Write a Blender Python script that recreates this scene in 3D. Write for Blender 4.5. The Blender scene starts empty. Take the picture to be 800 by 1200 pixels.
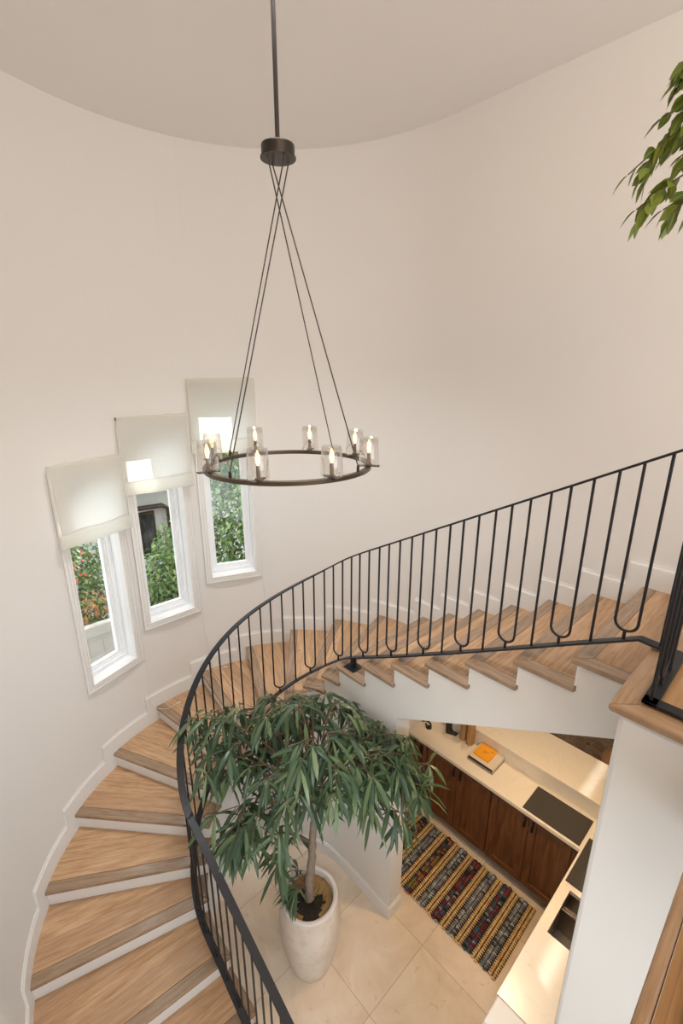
import bpy, math, random
import numpy as np
from mathutils import Vector, Matrix
PI = math.pi
C = bpy.context.scene.collection
R_WALL, RISE, ZL = 1.7376, 0.153, 3.213          # wall radius, riser height, landing height (floor = 0)
ZC = 6.12                                        # ceiling
rnd = random.Random(7)

# ------------------------------------------------------------------ materials
class NT:
    def __init__(s, name):
        s.m = bpy.data.materials.new(name); s.m.use_nodes = True
        s.t = s.m.node_tree; s.n = s.t.nodes; s.n.clear()
        s.out = s.n.new('ShaderNodeOutputMaterial')
    def node(s, typ, **kw):
        n = s.n.new(typ)
        for k, v in kw.items(): setattr(n, k, v)
        return n
    def link(s, a, b): s.t.links.new(a, b)
    def inp(s, sock, v):
        if hasattr(v, 'is_output') or isinstance(v, bpy.types.NodeSocket): s.link(v, sock)
        else: sock.default_value = v
    def math(s, op, a, b=0.0, c=None):
        n = s.node('ShaderNodeMath', operation=op)
        s.inp(n.inputs[0], a); s.inp(n.inputs[1], b)
        if c is not None: s.inp(n.inputs[2], c)
        return n.outputs[0]
    def pos(s): return s.node('ShaderNodeNewGeometry').outputs['Position']
    def uv(s): return s.node('ShaderNodeUVMap').outputs['UV']
    def sep(s, v):
        n = s.node('ShaderNodeSeparateXYZ'); s.link(v, n.inputs[0]); return n.outputs
    def mapping(s, v, scale=(1, 1, 1), loc=(0, 0, 0), rot=(0, 0, 0)):
        n = s.node('ShaderNodeMapping'); s.link(v, n.inputs['Vector'])
        n.inputs['Scale'].default_value = scale; n.inputs['Location'].default_value = loc; n.inputs['Rotation'].default_value = rot
        return n.outputs[0]
    def noise(s, v, scale, detail=4, rough=.55, dist=0):
        n = s.node('ShaderNodeTexNoise'); s.link(v, n.inputs['Vector'])
        n.inputs['Scale'].default_value = scale; n.inputs['Detail'].default_value = detail
        n.inputs['Roughness'].default_value = rough; n.inputs['Distortion'].default_value = dist
        return n.outputs['Fac']
    def ramp(s, f, stops):
        n = s.node('ShaderNodeValToRGB'); s.link(f, n.inputs[0]); e = n.color_ramp.elements
        while len(e) < len(stops): e.new(.5)
        for i, (p, c) in enumerate(stops): e[i].position = p; e[i].color = (*c, 1)
        return n.outputs[0]
    def mix(s, f, a, b, mode='MIX'):
        n = s.node('ShaderNodeMix', data_type='RGBA', blend_type=mode)
        s.inp(n.inputs['Factor'], f)
        for sock, v in ((n.inputs[6], a), (n.inputs[7], b)):
            s.inp(sock, v if not isinstance(v, tuple) else (*v[:3], 1))
        return n.outputs[2]
    def bump(s, h, strength=.2, dist=.01):
        n = s.node('ShaderNodeBump'); s.link(h, n.inputs['Height'])
        n.inputs['Strength'].default_value = strength; n.inputs['Distance'].default_value = dist
        return n.outputs[0]
    def bsdf(s, color, rough=.5, metal=0, normal=None, spec=None, coat=0):
        b = s.node('ShaderNodeBsdfPrincipled')
        s.inp(b.inputs['Base Color'], color if not isinstance(color, tuple) else (*color[:3], 1))
        s.inp(b.inputs['Roughness'], rough); b.inputs['Metallic'].default_value = metal
        if normal: s.link(normal, b.inputs['Normal'])
        if spec is not None: b.inputs['Specular IOR Level'].default_value = spec
        if coat: b.inputs['Coat Weight'].default_value = coat
        return b.outputs[0]
    def done(s, sh): s.link(sh, s.out.inputs[0]); return s.m

def plain(name, col, rough=.6, metal=0, var=.06, scale=8, bump=0, spec=None):
    t = NT(name); p = t.pos(); n = t.noise(p, scale)
    c = t.mix(t.math('MULTIPLY', n, var * 2), col, tuple(x * .6 for x in col))
    nm = t.bump(t.noise(p, scale * 12), bump, .004) if bump else None
    return t.done(t.bsdf(c, rough, metal, nm, spec))

def wood(name, cols, plank=.0, rough=.42, stretch=(1.3, 14, 1), coat=0, dark=(.25, .14, .07)):
    """grain along u of the UV map; planks of width `plank` across v"""
    t = NT(name); uv = t.uv(); x, y, _ = t.sep(uv)
    if plank:
        idx = t.math('FLOOR', t.math('DIVIDE', y, plank))
        w = t.node('ShaderNodeTexWhiteNoise', noise_dimensions='1D'); t.link(idx, w.inputs['W'])
        tone = w.outputs['Value']
        off = t.node('ShaderNodeCombineXYZ'); t.link(t.math('MULTIPLY', tone, 7.3), off.inputs[0]); t.link(t.math('MULTIPLY', tone, 3.1), off.inputs[1])
        vv = t.node('ShaderNodeVectorMath', operation='ADD'); t.link(uv, vv.inputs[0]); t.link(off.outputs[0], vv.inputs[1]); v = vv.outputs[0]
    else:
        v = uv; tone = None
    g1 = t.noise(t.mapping(v, stretch), 3.2, 6, .6, .6)
    g2 = t.noise(t.mapping(v, (stretch[0] * 2.5, stretch[1] * 5, 1)), 6, 4, .6)
    g = t.math('ADD', t.math('MULTIPLY', g1, .75), t.math('MULTIPLY', g2, .25))
    c = t.ramp(g, [(.33, cols[0]), (.5, cols[1]), (.68, cols[2])])
    if plank:
        c = t.mix(t.math('MULTIPLY', tone, .62), c, (cols[1][0] * .66, cols[1][1] * .64, cols[1][2] * .66))
        fr = t.math('FRACT', t.math('DIVIDE', y, plank))
        ed = t.math('LESS_THAN', fr, .018)
        c = t.mix(t.math('MULTIPLY', ed, .6), c, dark)
    k = t.noise(t.mapping(v, (3, 9, 1)), 2.1, 2)
    c = t.mix(t.math('MULTIPLY', t.math('GREATER_THAN', k, .74), .55), c, dark)
    return t.done(t.bsdf(c, rough, 0, t.bump(g2, .08, .003), coat=coat))

M = {}
def walls():
    def paint(name, col, rough=.75):
        t = NT(name); p = t.pos()
        n = t.noise(p, 1.1, 2); n2 = t.noise(p, 160, 2)
        c = t.mix(t.math('MULTIPLY', n, .06), col, tuple(x * .93 for x in col))
        return t.done(t.bsdf(c, rough, 0, t.bump(n2, .04 if rough > .6 else .008, .002), spec=.3))
    M['wall'] = paint('warm_white_wall_paint', (.80, .775, .745))
    M['ceil'] = paint('ceiling_paint', (.88, .855, .825), .85)
    M['trim'] = paint('white_trim_paint', (.83, .815, .79), .45)
    M['sash'] = paint('white_sash_paint', (.86, .87, .88), .35)
walls()
M['oak'] = wood('oak_tread', [(.37, .20, .095), (.60, .37, .205), (.74, .52, .33)], plank=.145, rough=.36)
M['oak_edge'] = wood('oak_nosing', [(.235, .155, .096), (.34, .228, .145), (.43, .305, .205)], rough=.22, coat=.3)
M['oak_landing'] = wood('oak_landing', [(.34, .175, .062), (.48, .26, .10), (.58, .34, .15)], plank=.145, rough=.36)  # warm light over the landing is put into this more orange oak
M['oak_landing_edge'] = wood('oak_landing_edge', [(.26, .15, .075), (.38, .23, .125), (.47, .30, .175)], rough=.28, coat=.2)
M['walnut'] = wood('walnut_cabinet', [(.085, .030, .011), (.155, .060, .023), (.23, .098, .040)], rough=.33, stretch=(1, 9, 1), dark=(.05, .018, .008))
M['tan_wood'] = wood('tan_wood', [(.33, .18, .075), (.42, .24, .105), (.5, .3, .14)], rough=.5)
M['iron'] = plain('black_iron', (.022, .022, .025), .42, .4, .1, 30)
M['bronze'] = plain('dark_bronze', (.055, .045, .038), .38, .75, .15, 40)
M['bronze_ring'] = plain('brushed_bronze_ring', (.12, .09, .065), .34, .85, .15, 40)
M['cord_dark'] = plain('dark_cord', (.05, .04, .032), .7)
M['black'] = plain('black_satin', (.014, .013, .012), .4)
M['steel'] = plain('brushed_steel', (.36, .33, .30), .3, 1, .1, 20)
M['plastic'] = plain('white_plastic', (.82, .81, .79), .4)
M['soil_dark'] = plain('dark_potting_soil', (.03, .022, .016), .95, 0, .3, 40, .6)
M['moss'] = plain('dry_moss', (.40, .25, .10), .95, 0, .45, 60, .8)
M['bark'] = plain('pale_bark', (.38, .29, .22), .85, 0, .6, 30, .8)
M['twig'] = plain('brown_twig', (.16, .09, .05), .8, 0, .3, 30)
M['felt'] = plain('charcoal_mat', (.075, .066, .058), .92, 0, .35, 120, .8)
M['orange'] = plain('orange_cover', (.86, .37, .015), .5, 0, .05)
M['cream_cover'] = plain('cream_cover', (.68, .62, .53), .55, 0, .06)
M['paper'] = plain('page_edges', (.78, .74, .66), .8, 0, .1, 90)
M['grey_cover'] = plain('grey_cover', (.33, .30, .27), .6)
M['ink'] = plain('dark_ink', (.12, .06, .02), .6)
M['leather'] = plain('tan_leather', (.36, .20, .10), .5, 0, .2, 20, .1)
M['toe'] = plain('toe_kick_board', (.30, .26, .22), .6)

def tile():
    t = NT('travertine_tile'); p = t.pos(); x, y, _ = t.sep(p); S = .6115
    fx = t.math('FRACT', t.math('ADD', t.math('DIVIDE', t.math('SUBTRACT', x, .303), S), 20.0))
    fy = t.math('FRACT', t.math('ADD', t.math('DIVIDE', t.math('SUBTRACT', y, .05), S), 20.0))
    w = .0045
    gx = t.math('LESS_THAN', t.math('MINIMUM', fx, t.math('SUBTRACT', 1.0, fx)), w)
    gy = t.math('LESS_THAN', t.math('MINIMUM', fy, t.math('SUBTRACT', 1.0, fy)), w)
    g = t.math('MAXIMUM', gx, gy)
    cell = t.node('ShaderNodeCombineXYZ')
    t.link(t.math('FLOOR', t.math('DIVIDE', t.math('SUBTRACT', x, .303), S)), cell.inputs[0])
    t.link(t.math('FLOOR', t.math('DIVIDE', t.math('SUBTRACT', y, .05), S)), cell.inputs[1])
    wn = t.node('ShaderNodeTexWhiteNoise', noise_dimensions='3D'); t.link(cell.outputs[0], wn.inputs['Vector'])
    vm = t.node('ShaderNodeVectorMath', operation='MULTIPLY_ADD'); t.link(wn.outputs['Color'], vm.inputs[0]); vm.inputs[1].default_value = (5, 5, 5); t.link(p, vm.inputs[2])
    n = t.noise(vm.outputs[0], 3.0, 8, .62, 1.2); n2 = t.noise(vm.outputs[0], 14, 5, .6, .5)
    c = t.ramp(n, [(.3, (.72, .57, .42)), (.5, (.80, .665, .52)), (.7, (.86, .75, .62))])
    c = t.mix(t.math('MULTIPLY', t.math('GREATER_THAN', n2, .66), .25), c, (.42, .30, .19))
    c = t.mix(t.math('MULTIPLY', wn.outputs['Value'], .12), c, (.62, .49, .36))
    c = t.mix(t.math('MULTIPLY', g, .6), c, (.36, .28, .20))
    return t.done(t.bsdf(c, .3, 0, t.bump(t.math('SUBTRACT', 1.0, g), .15, .003)))
M['tile'] = tile()

def quartz():
    t = NT('cream_quartz'); p = t.pos()
    n = t.noise(p, 2.2, 6, .6, 1.5); v = t.math('LESS_THAN', t.math('ABSOLUTE', t.math('SUBTRACT', n, .5)), .006)
    s = t.math('GREATER_THAN', t.noise(t.mapping(p, (1, 1, 1)), 11, 2), .73)
    c = t.mix(t.math('MULTIPLY', n, .25), (.80, .74, .66), (.70, .63, .55))
    c = t.mix(t.math('MULTIPLY', v, .18), c, (.5, .44, .38)); c = t.mix(t.math('MULTIPLY', s, .25), c, (.5, .45, .4))
    return t.done(t.bsdf(c, .27))
M['quartz'] = quartz()

def stonewall():
    t = NT('stacked_stone'); p = t.pos(); x, y, z = t.sep(p)
    cc = t.node('ShaderNodeCombineXYZ'); t.link(x, cc.inputs[0]); t.link(t.math('ADD', z, y), cc.inputs[1])
    v = t.node('ShaderNodeTexVoronoi', feature='DISTANCE_TO_EDGE'); t.link(t.mapping(cc.outputs[0], (9, 17, 1)), v.inputs['Vector']); v.inputs['Scale'].default_value = 1
    v2 = t.node('ShaderNodeTexVoronoi'); t.link(t.mapping(cc.outputs[0], (9, 17, 1)), v2.inputs['Vector']); v2.inputs['Scale'].default_value = 1
    c = t.mix(t.sep(v2.outputs['Color'])[0], (.20, .13, .085), (.42, .33, .25))
    c = t.mix(t.math('MULTIPLY', t.noise(p, 25, 5), .5), c, (.17, .12, .08))
    c = t.mix(t.math('LESS_THAN', v.outputs['Distance'], .03), c, (.40, .33, .25))
    return t.done(t.bsdf(c, .85, 0, t.bump(v.outputs['Distance'], .5, .02)))
M['stone'] = stonewall()

def glazed(name, tint, base, edge):
    """thin clear glass sheet: see-through with a reflection that grows towards grazing"""
    t = NT(name); lw = t.node('ShaderNodeLayerWeight'); lw.inputs['Blend'].default_value = .35
    tr = t.node('ShaderNodeBsdfTransparent'); tr.inputs[0].default_value = (*tint, 1)
    gl = t.node('ShaderNodeBsdfGlossy'); gl.inputs['Roughness'].default_value = .03; gl.inputs[0].default_value = (1, 1, 1, 1)
    f = t.math('MULTIPLY_ADD', t.math('POWER', lw.outputs['Facing'], 1.9), edge, base)
    mx = t.node('ShaderNodeMixShader'); t.link(f, mx.inputs[0]); t.link(tr.outputs[0], mx.inputs[1]); t.link(gl.outputs[0], mx.inputs[2])
    return t.done(mx.outputs[0])
M['pane'] = glazed('window_glass', (.97, .985, .98), .03, .25)
M['lamp_glass'] = glazed('clear_lamp_glass', (.975, .965, .95), .08, .9)

def fabric():
    t = NT('white_linen_shade'); p = t.pos()
    n = t.noise(t.mapping(p, (300, 300, 40)), 1, 3)
    c = t.mix(t.math('MULTIPLY', n, .25), (.93, .92, .88), (.83, .81, .76))
    d = t.node('ShaderNodeBsdfDiffuse'); t.link(c, d.inputs[0])
    tl = t.node('ShaderNodeBsdfTranslucent'); t.link(c, tl.inputs[0])
    mx = t.node('ShaderNodeMixShader'); mx.inputs[0].default_value = .76
    t.link(d.outputs[0], mx.inputs[1]); t.link(tl.outputs[0], mx.inputs[2])
    return t.done(mx.outputs[0])
M['linen'] = fabric()

def leafmat(name, stops, rib, gloss=.38, back=(.1, .2, .05)):
    """uv.x = per-leaf random, uv.y = across the leaf (.5 = midrib)"""
    t = NT(name); x, y, _ = t.sep(t.uv())
    c = t.ramp(x, stops)
    r = t.math('LESS_THAN', t.math('ABSOLUTE', t.math('SUBTRACT', y, .5)), .06)
    c = t.mix(t.math('MULTIPLY', r, .5), c, rib)
    b = t.bsdf(c, gloss)
    tl = t.node('ShaderNodeBsdfTranslucent'); t.link(t.mix(.5, c, rib), tl.inputs[0])
    mx = t.node('ShaderNodeMixShader'); mx.inputs[0].default_value = .22
    t.link(b, mx.inputs[1]); t.link(tl.outputs[0], mx.inputs[2])
    return t.done(mx.outputs[0])
M['leaf_long'] = leafmat('long_fig_leaf', [(0, (.026, .058, .033)), (.45, (.050, .098, .050)), (.75, (.10, .165, .075)), (1, (.24, .31, .15))], (.17, .24, .11), .33)
M['leaf_fig'] = leafmat('weeping_fig_leaf', [(0, (.05, .085, .022)), (.5, (.13, .19, .03)), (1, (.24, .31, .045))], (.34, .38, .10))
M['leaf_garden'] = leafmat('garden_leaf', [(0, (.035, .075, .018)), (.5, (.10, .19, .045)), (.85, (.21, .33, .085)), (1, (.38, .45, .15))], (.22, .3, .1), .5)
M['leaf_dark'] = leafmat('dark_garden_leaf', [(0, (.025, .045, .02)), (.6, (.07, .12, .04)), (1, (.16, .22, .08))], (.15, .2, .08), .5)
M['leaf_dry'] = leafmat('dry_leaf', [(0, (.25, .10, .035)), (1, (.48, .24, .09))], (.5, .3, .12), .7)
M['petal'] = leafmat('red_petal', [(0, (.62, .03, .02)), (1, (.85, .10, .05))], (.7, .1, .05), .6)
M['pot'] = None
def potmat():
    t = NT('pale_stone_planter'); p = t.pos()
    n = t.noise(p, 3.5, 6, .6, .6); n2 = t.noise(p, 13, 6, .65)
    c = t.ramp(n, [(.3, (.62, .51, .42)), (.55, (.72, .63, .54)), (.75, (.78, .70, .62))])
    c = t.mix(t.math('MULTIPLY', t.math('GREATER_THAN', n2, .58), .28), c, (.52, .40, .30))
    return t.done(t.bsdf(c, .6, 0, t.bump(n2, .15, .004)))
M['pot'] = potmat()
M['pot_rim'] = plain('planter_rim', (.70, .63, .60), .5, 0, .05)
M['stucco'] = plain('white_stucco', (.93, .92, .89), .9, 0, .1, 6, .3)
M['roof'] = plain('terracotta_tile', (.46, .15, .07), .8, 0, .5, 14, .3)
M['brownpaint'] = plain('brown_paint', (.075, .045, .03), .5)
M['darkglass'] = plain('dark_window_glass', (.04, .045, .05), .1)
M['vinyl'] = plain('white_vinyl', (.50, .47, .42), .5)
M['earth'] = plain('garden_earth', (.16, .12, .08), .95, 0, .4, 4, .5)

def emis(name, col, s):
    t = NT(name); e = t.node('ShaderNodeEmission'); e.inputs[0].default_value = (*col, 1); e.inputs[1].default_value = s
    return t.done(e.outputs[0])
M['bulb'] = emis('warm_filament_bulb', (1.0, .68, .34), 2.8)

# ------------------------------------------------------------------ mesh building
class MB:
    def __init__(s): s.v = []; s.f = []; s.uv = []; s.mi = []; s.sm = []
    def add(s, verts, faces, uvs=None, mi=0, smooth=False):
        o = len(s.v); s.v += [tuple(map(float, p)) for p in verts]
        for i, f in enumerate(faces):
            s.f.append([o + q for q in f]); s.mi.append(mi if not isinstance(mi, list) else mi[i]); s.sm.append(smooth)
            s.uv.append([uvs[q] for q in f] if uvs else None)
    def box(s, x0, x1, y0, y1, z0, z1, uvf=None, mi=0):
        v = [(x, y, z) for z in (z0, z1) for x, y in ((x0, y0), (x1, y0), (x1, y1), (x0, y1))]
        s.hex(v, uvf, mi)
    def hex(s, v, uvf=None, mi=0):
        s.add(v, [(3, 2, 1, 0), (4, 5, 6, 7), (0, 1, 5, 4), (1, 2, 6, 5), (2, 3, 7, 6), (3, 0, 4, 7)], [uvf(p) for p in v] if uvf else None, mi)
    def obox(s, c, ax, ay, az, uvf=None, mi=0):
        """box with half-axis vectors"""
        c, ax, ay, az = map(Vector, (c, ax, ay, az))
        v = [c + i * ax + j * ay + k * az for k in (-1, 1) for i, j in ((-1, -1), (1, -1), (1, 1), (-1, 1))]
        s.hex([tuple(p) for p in v], uvf, mi)
    def prism(s, poly, z0, z1, uvf=None, mi=0):
        n = len(poly); z0s = z0 if isinstance(z0, list) else [z0] * n; z1s = z1 if isinstance(z1, list) else [z1] * n
        v = [(p[0], p[1], z) for p, z in zip(poly, z0s)] + [(p[0], p[1], z) for p, z in zip(poly, z1s)]
        f = [tuple(reversed(range(n))), tuple(range(n, 2 * n))] + [(i, (i + 1) % n, n + (i + 1) % n, n + i) for i in range(n)]
        s.add(v, f, [uvf(p) for p in v] if uvf else None, mi)
    def tube(s, path, r, n=8, cap=True, mi=0, closed=False):
        P = [Vector(p) for p in path]; N = len(P); rr = r if isinstance(r, (list, tuple)) else [r] * N
        ref = None; rings = []
        for i, p in enumerate(P):
            if closed: t = P[(i + 1) % N] - P[i - 1]
            else: t = P[min(i + 1, N - 1)] - P[max(i - 1, 0)]
            t.normalize()
            if ref is None: ref = t.orthogonal().normalized()
            ref = (ref - t * ref.dot(t))
            ref = ref.normalized() if ref.length > 1e-6 else t.orthogonal().normalized()
            b = t.cross(ref)
            rings.append([p + (ref * math.cos(2 * PI * k / n) + b * math.sin(2 * PI * k / n)) * rr[i] for k in range(n)])
        v = [q for g in rings for q in g]; f = []
        for i in range(N if closed else N - 1):
            a, b_ = i * n, ((i + 1) % N) * n
            for k in range(n): f.append((a + k, a + (k + 1) % n, b_ + (k + 1) % n, b_ + k))
        s.add(v, f, None, mi, True)
        if cap and not closed:
            s.add(rings[0], [tuple(reversed(range(n)))], None, mi); s.add(rings[-1], [tuple(range(n))], None, mi)
    def lathe(s, prof, c=(0, 0, 0), n=32, mi=0, smooth=True, caps=(False, False)):
        v = []
        for r, z in prof:
            for k in range(n):
                a = 2 * PI * k / n; v.append((c[0] + r * math.cos(a), c[1] + r * math.sin(a), c[2] + z))
        f = []
        for i in range(len(prof) - 1):
            for k in range(n): f.append((i * n + k, i * n + (k + 1) % n, (i + 1) * n + (k + 1) % n, (i + 1) * n + k))
        s.add(v, f, None, mi, smooth)
        if caps[0]: s.add(v[:n], [tuple(reversed(range(n)))], None, mi)
        if caps[1]: s.add(v[-n:], [tuple(range(n))], None, mi)
    def strips(s, secs):
        """like sweep, but each side of the cross-section is shaded smooth along the path and stays sharp against its neighbours"""
        n = len(secs[0]); N = len(secs)
        for k in range(n):
            v = [g[q] for g in secs for q in (k, (k + 1) % n)]
            s.add(v, [(2 * i, 2 * i + 1, 2 * i + 3, 2 * i + 2) for i in range(N - 1)], None, 0, True)
        s.add(secs[0], [tuple(reversed(range(n)))]); s.add(secs[-1], [tuple(range(n))])
    def sweep(s, secs, closed_path=False, mi=0, smooth=False):
        """secs: list of cross-sections (equal length closed loops of points)"""
        n = len(secs[0]); v = [p for g in secs for p in g]; f = []; N = len(secs)
        for i in range(N if closed_path else N - 1):
            a, b = i * n, ((i + 1) % N) * n
            for k in range(n): f.append((a + k, a + (k + 1) % n, b + (k + 1) % n, b + k))
        s.add(v, f, None, mi, smooth)
        if not closed_path:
            s.add(secs[0], [tuple(reversed(range(n)))], None, mi); s.add(secs[-1], [tuple(range(n))], None, mi)
    def build(s, name, mats, parent=None, bevel=0, label=None, cat=None, group=None, kind=None, merge=False, origin=None):
        V = np.array(s.v); c = (V.min(0) + V.max(0)) / 2; c[2] = V[:, 2].min()
        me = bpy.data.meshes.new(name)
        me.from_pydata([tuple(p) for p in V - c], [], s.f)
        for m in (mats if isinstance(mats, (list, tuple)) else [mats]): me.materials.append(m)
        me.polygons.foreach_set('material_index', s.mi); me.polygons.foreach_set('use_smooth', s.sm)
        if any(u is not None for u in s.uv):
            L = me.uv_layers.new(name='UVMap'); d = []
            for f, u in zip(s.f, s.uv): d += [q for w in (u if u else [(0, 0)] * len(f)) for q in w]
            L.data.foreach_set('uv', d)
        me.update(); me.validate()
        o = bpy.data.objects.new(name, me); C.objects.link(o)
        loc = Vector(c)
        if parent is not None:
            o.parent = parent; q = parent
            while q is not None: loc = loc - q.location; q = q.parent
        o.location = loc
        if bevel:
            b = o.modifiers.new('edge', 'BEVEL'); b.width = bevel; b.segments = 2; b.limit_method = 'ANGLE'; b.angle_limit = math.radians(40)
        tag(o, label, cat, group, kind)
        return o

def tag(o, label=None, cat=None, group=None, kind=None):
    if label: o['label'] = label
    if cat: o['category'] = cat
    if group: o['group'] = group
    if kind: o['kind'] = kind
    return o
def thing(name, loc, label, cat, group=None):
    o = bpy.data.objects.new(name, None); C.objects.link(o); o.location = loc; o.empty_display_size = .1
    return tag(o, label, cat, group)
def struct(name, loc=(0, 0, 0)):
    o = bpy.data.objects.new(name, None); C.objects.link(o); o.location = loc; o.empty_display_size = .1
    return tag(o, kind='structure')

# ------------------------------------------------------------------ stair plan: u runs down the stair along a path of radius r
UX = lambda r: {18: .245 - .105 * r, 19: .535 - .08 * r, 20: .82 - .04 * r, 21: 1.10, 22: 1.38}
def u_of(k, r):
    """k may be fractional; nosing line of step k"""
    def at(i):
        if i <= 7: return .03 - .2822 * (7 - i)
        if i <= 17: return math.radians(17.4 + 16.36 * (i - 8)) * r
        return PI * r + UX(r)[i]
    i = math.floor(k); f = k - i
    return at(i) if f < 1e-9 else at(i) * (1 - f) + at(i + 1) * f
def pt(u, r):
    if u <= 0: return (-u, r)
    if u >= PI * r: return (u - PI * r, -r)
    a = PI / 2 + u / r
    return (r * math.cos(a), r * math.sin(a))
def nrm(u, r):
    if u <= 0: return (0., 1.)
    if u >= PI * r: return (0., -1.)
    a = PI / 2 + u / r
    return (math.cos(a), math.sin(a))
def zn(k): return ZL - RISE * k
_tab = {}
def k_of(u, r):
    r = round(r, 4)
    if r not in _tab:
        ks = [i * .1 for i in range(-30, 221)]; _tab[r] = ([u_of(k, r) for k in ks], ks)
    return float(np.interp(u, *_tab[r]))
def lerp(a, b, t): return a + (b - a) * t
def poly_ur(loop):
    """loop of (u, r) corners with subdivision counts -> plan points"""
    out = []
    for (a, b, n) in loop:
        for i in range(n):
            t = i / n; u, r = lerp(a[0], b[0], t), lerp(a[1], b[1], t); out.append(pt(u, r))
    return out

RT, RS = .592, .612          # tread edge, stringer face
NS = 20                      # treads k = 1..20, landing is k = 0
stair = thing('staircase', (0, 0, 0), 'curved oak staircase with white risers winding round the white wall up to the landing', 'staircase')
ov = .025; nb = .08
for k in range(NS, 0, -1):
    z1 = zn(k); z0 = z1 - .03
    # local wood axes: along the nosing / across it
    I, O = Vector(pt(u_of(k, RT), RT)), Vector(pt(u_of(k, R_WALL), R_WALL)); ax = (O - I).normalized(); ay = Vector((-ax.y, ax.x))
    o1, o2 = rnd.random() * 5, rnd.random() * 5 + k
    uvA = lambda p: (( (p[0] - I.x) * ax.x + (p[1] - I.y) * ax.y) + o1, ((p[0] - I.x) * ay.x + (p[1] - I.y) * ay.y) + o2)
    uvB = lambda p: (((p[0] - I.x) * ax.x + (p[1] - I.y) * ax.y) + o2, ((p[0] - I.x) * ay.x + (p[1] - I.y) * ay.y) * .8 + o1)
    uvC = lambda p: (((p[0] - I.x) * ay.x + (p[1] - I.y) * ay.y) + o2, ((p[0] - I.x) * ax.x + (p[1] - I.y) * ax.y) * .8 + o1 + 3)
    rr = RT + nb; Rw = R_WALL - .002
    f = lambda r: u_of(k, r); b = lambda r: u_of(k - 1, r) - ov + .001
    main = MB()
    loop = [((f(rr) - nb, rr), (f(Rw) - nb, Rw), 1), ((f(Rw) - nb, Rw), (b(Rw), Rw), 8), ((b(Rw), Rw), (b(rr), rr), 1), ((b(rr), rr), (f(rr) - nb, rr), 4)]
    main.prism(poly_ur(loop)[::-1], z0, z1, uvA)
    tr = main.build('tread', M['oak'], stair)
    no = MB()
    strip = [((f(RT), RT), (f(Rw), Rw), 1), ((f(Rw), Rw), (f(Rw) - nb + .001, Rw), 3), ((f(Rw) - nb + .001, Rw), (f(rr) - nb + .001, rr), 1), ((f(rr) - nb + .001, rr), (f(RT), RT), 1)]
    no.prism(poly_ur(strip)[::-1], z0, z1 + .0004, uvB)
    e = b(RT) - .012
    ret = [((f(RT), RT), (f(rr) - nb, rr - .001), 1), ((f(rr) - nb, rr - .001), (b(rr), rr - .001), 4), ((b(rr), rr - .001), (e, RT), 1), ((e, RT), (f(RT), RT), 4)]
    no.prism(poly_ur(ret)[::-1], z0, z1 + .0004, uvC)
    n_ = no.build('nosing', M['oak_edge'], tr, bevel=.006)
    if k == NS: pass
    n_['label'] = 'darker oak front edge board'
for k in range(NS, -1, -1):                       # risers below each nosing
    z1 = zn(k) - .03; z0 = zn(k + 1) if k < NS else 0
    m = MB(); f = lambda r: u_of(k, r) - ov
    m.prism(poly_ur([((f(RS), RS), (f(R_WALL - .002), R_WALL - .002), 1), ((f(R_WALL - .002), R_WALL - .002), (f(R_WALL - .002) - .012, R_WALL - .002), 1),
            ((f(R_WALL - .002) - .012, R_WALL - .002), (f(RS) - .012, RS), 1), ((f(RS) - .012, RS), (f(RS), RS), 1)])[::-1], z0, z1)
    m.build('riser', M['trim'], stair)
DROP = .44
m = MB()
for k in range(NS, 0, -1):                        # plastered body under the steps (stringer face + soffit)
    n = 5; f = lambda r: u_of(k, r) - ov - .012; b = lambda r: u_of(k - 1, r) - ov - .012
    for i in range(n):
        q = []
        for t in (i / n, (i + 1) / n):
            for r in (RS, R_WALL - .004):
                u = lerp(f(r), b(r), t); q.append((pt(u, r), max(0.0, zn(k - t) - DROP)))
        (a, za), (b_, zb), (c_, zc_), (d, zd) = q[0], q[1], q[3], q[2]
        m.prism([a, d, c_, b_], [za, zd, zc_, zb], [zn(k) - .03] * 4)
m.build('stringer', M['wall'], stair)

# ------------------------------------------------------------------ landing and its wall
def uvw(p): return (p[1] * 1.0, p[0] * 1.0)
XN, YE, XE = 1.945, .155, 2.277
m = MB(); w = .1
m.box(XN + w, 5.2, YE + w, R_WALL - .002, ZL - .03, ZL, uvw)
m.box(XE + .028, 5.2, -3.2, YE + w - .001, ZL - .03, ZL, uvw)
land = m.build('floor_landing', M['oak_landing'], kind='structure')
m = MB()
m.prism([(XN, YE), (XN + w, YE + w), (XN + w, R_WALL - .002), (XN, R_WALL - .002)], ZL - .03, ZL + .0005, lambda p: (p[1], p[0]))
m.prism([(XN, YE), (XE, YE), (XE + .028, YE + .028), (XE + .028, YE + w), (XN + w, YE + w)], ZL - .03, ZL + .0005, lambda p: (p[0], p[1]))
m.prism([(XE, YE), (XE, -3.2), (XE + .0275, -3.2), (XE + .0275, YE + .0275)][::-1], ZL - .03, ZL + .0005, lambda p: (p[1], p[0]))
m.build('trim_landing', M['oak_landing_edge'], bevel=.008, kind='structure')
m = MB()
m.box(XN + ov + .012, 5.2, YE + .3, R_WALL - .004, ZL - .36, ZL - .031)
m.box(XE + .03, 5.2, -3.2, YE + .29, ZL - .36, ZL - .031)
m.build('ceiling_kitchen', M['wall'], kind='structure')
m = MB(); m.box(XN + .034, 5.2, YE + .015, YE + .16, 0, ZL - .031)
m.build('wall_landing', M['wall'], bevel=.018, kind='structure')
m = MB(); m.box(1.651, 5.2, -.12, YE + .014, 0, .91); m.box(1.651, XN + .03, YE + .0145, .334, 0, .91)
m.build('wall_knee', M['wall'], bevel=.012, kind='structure')

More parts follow.
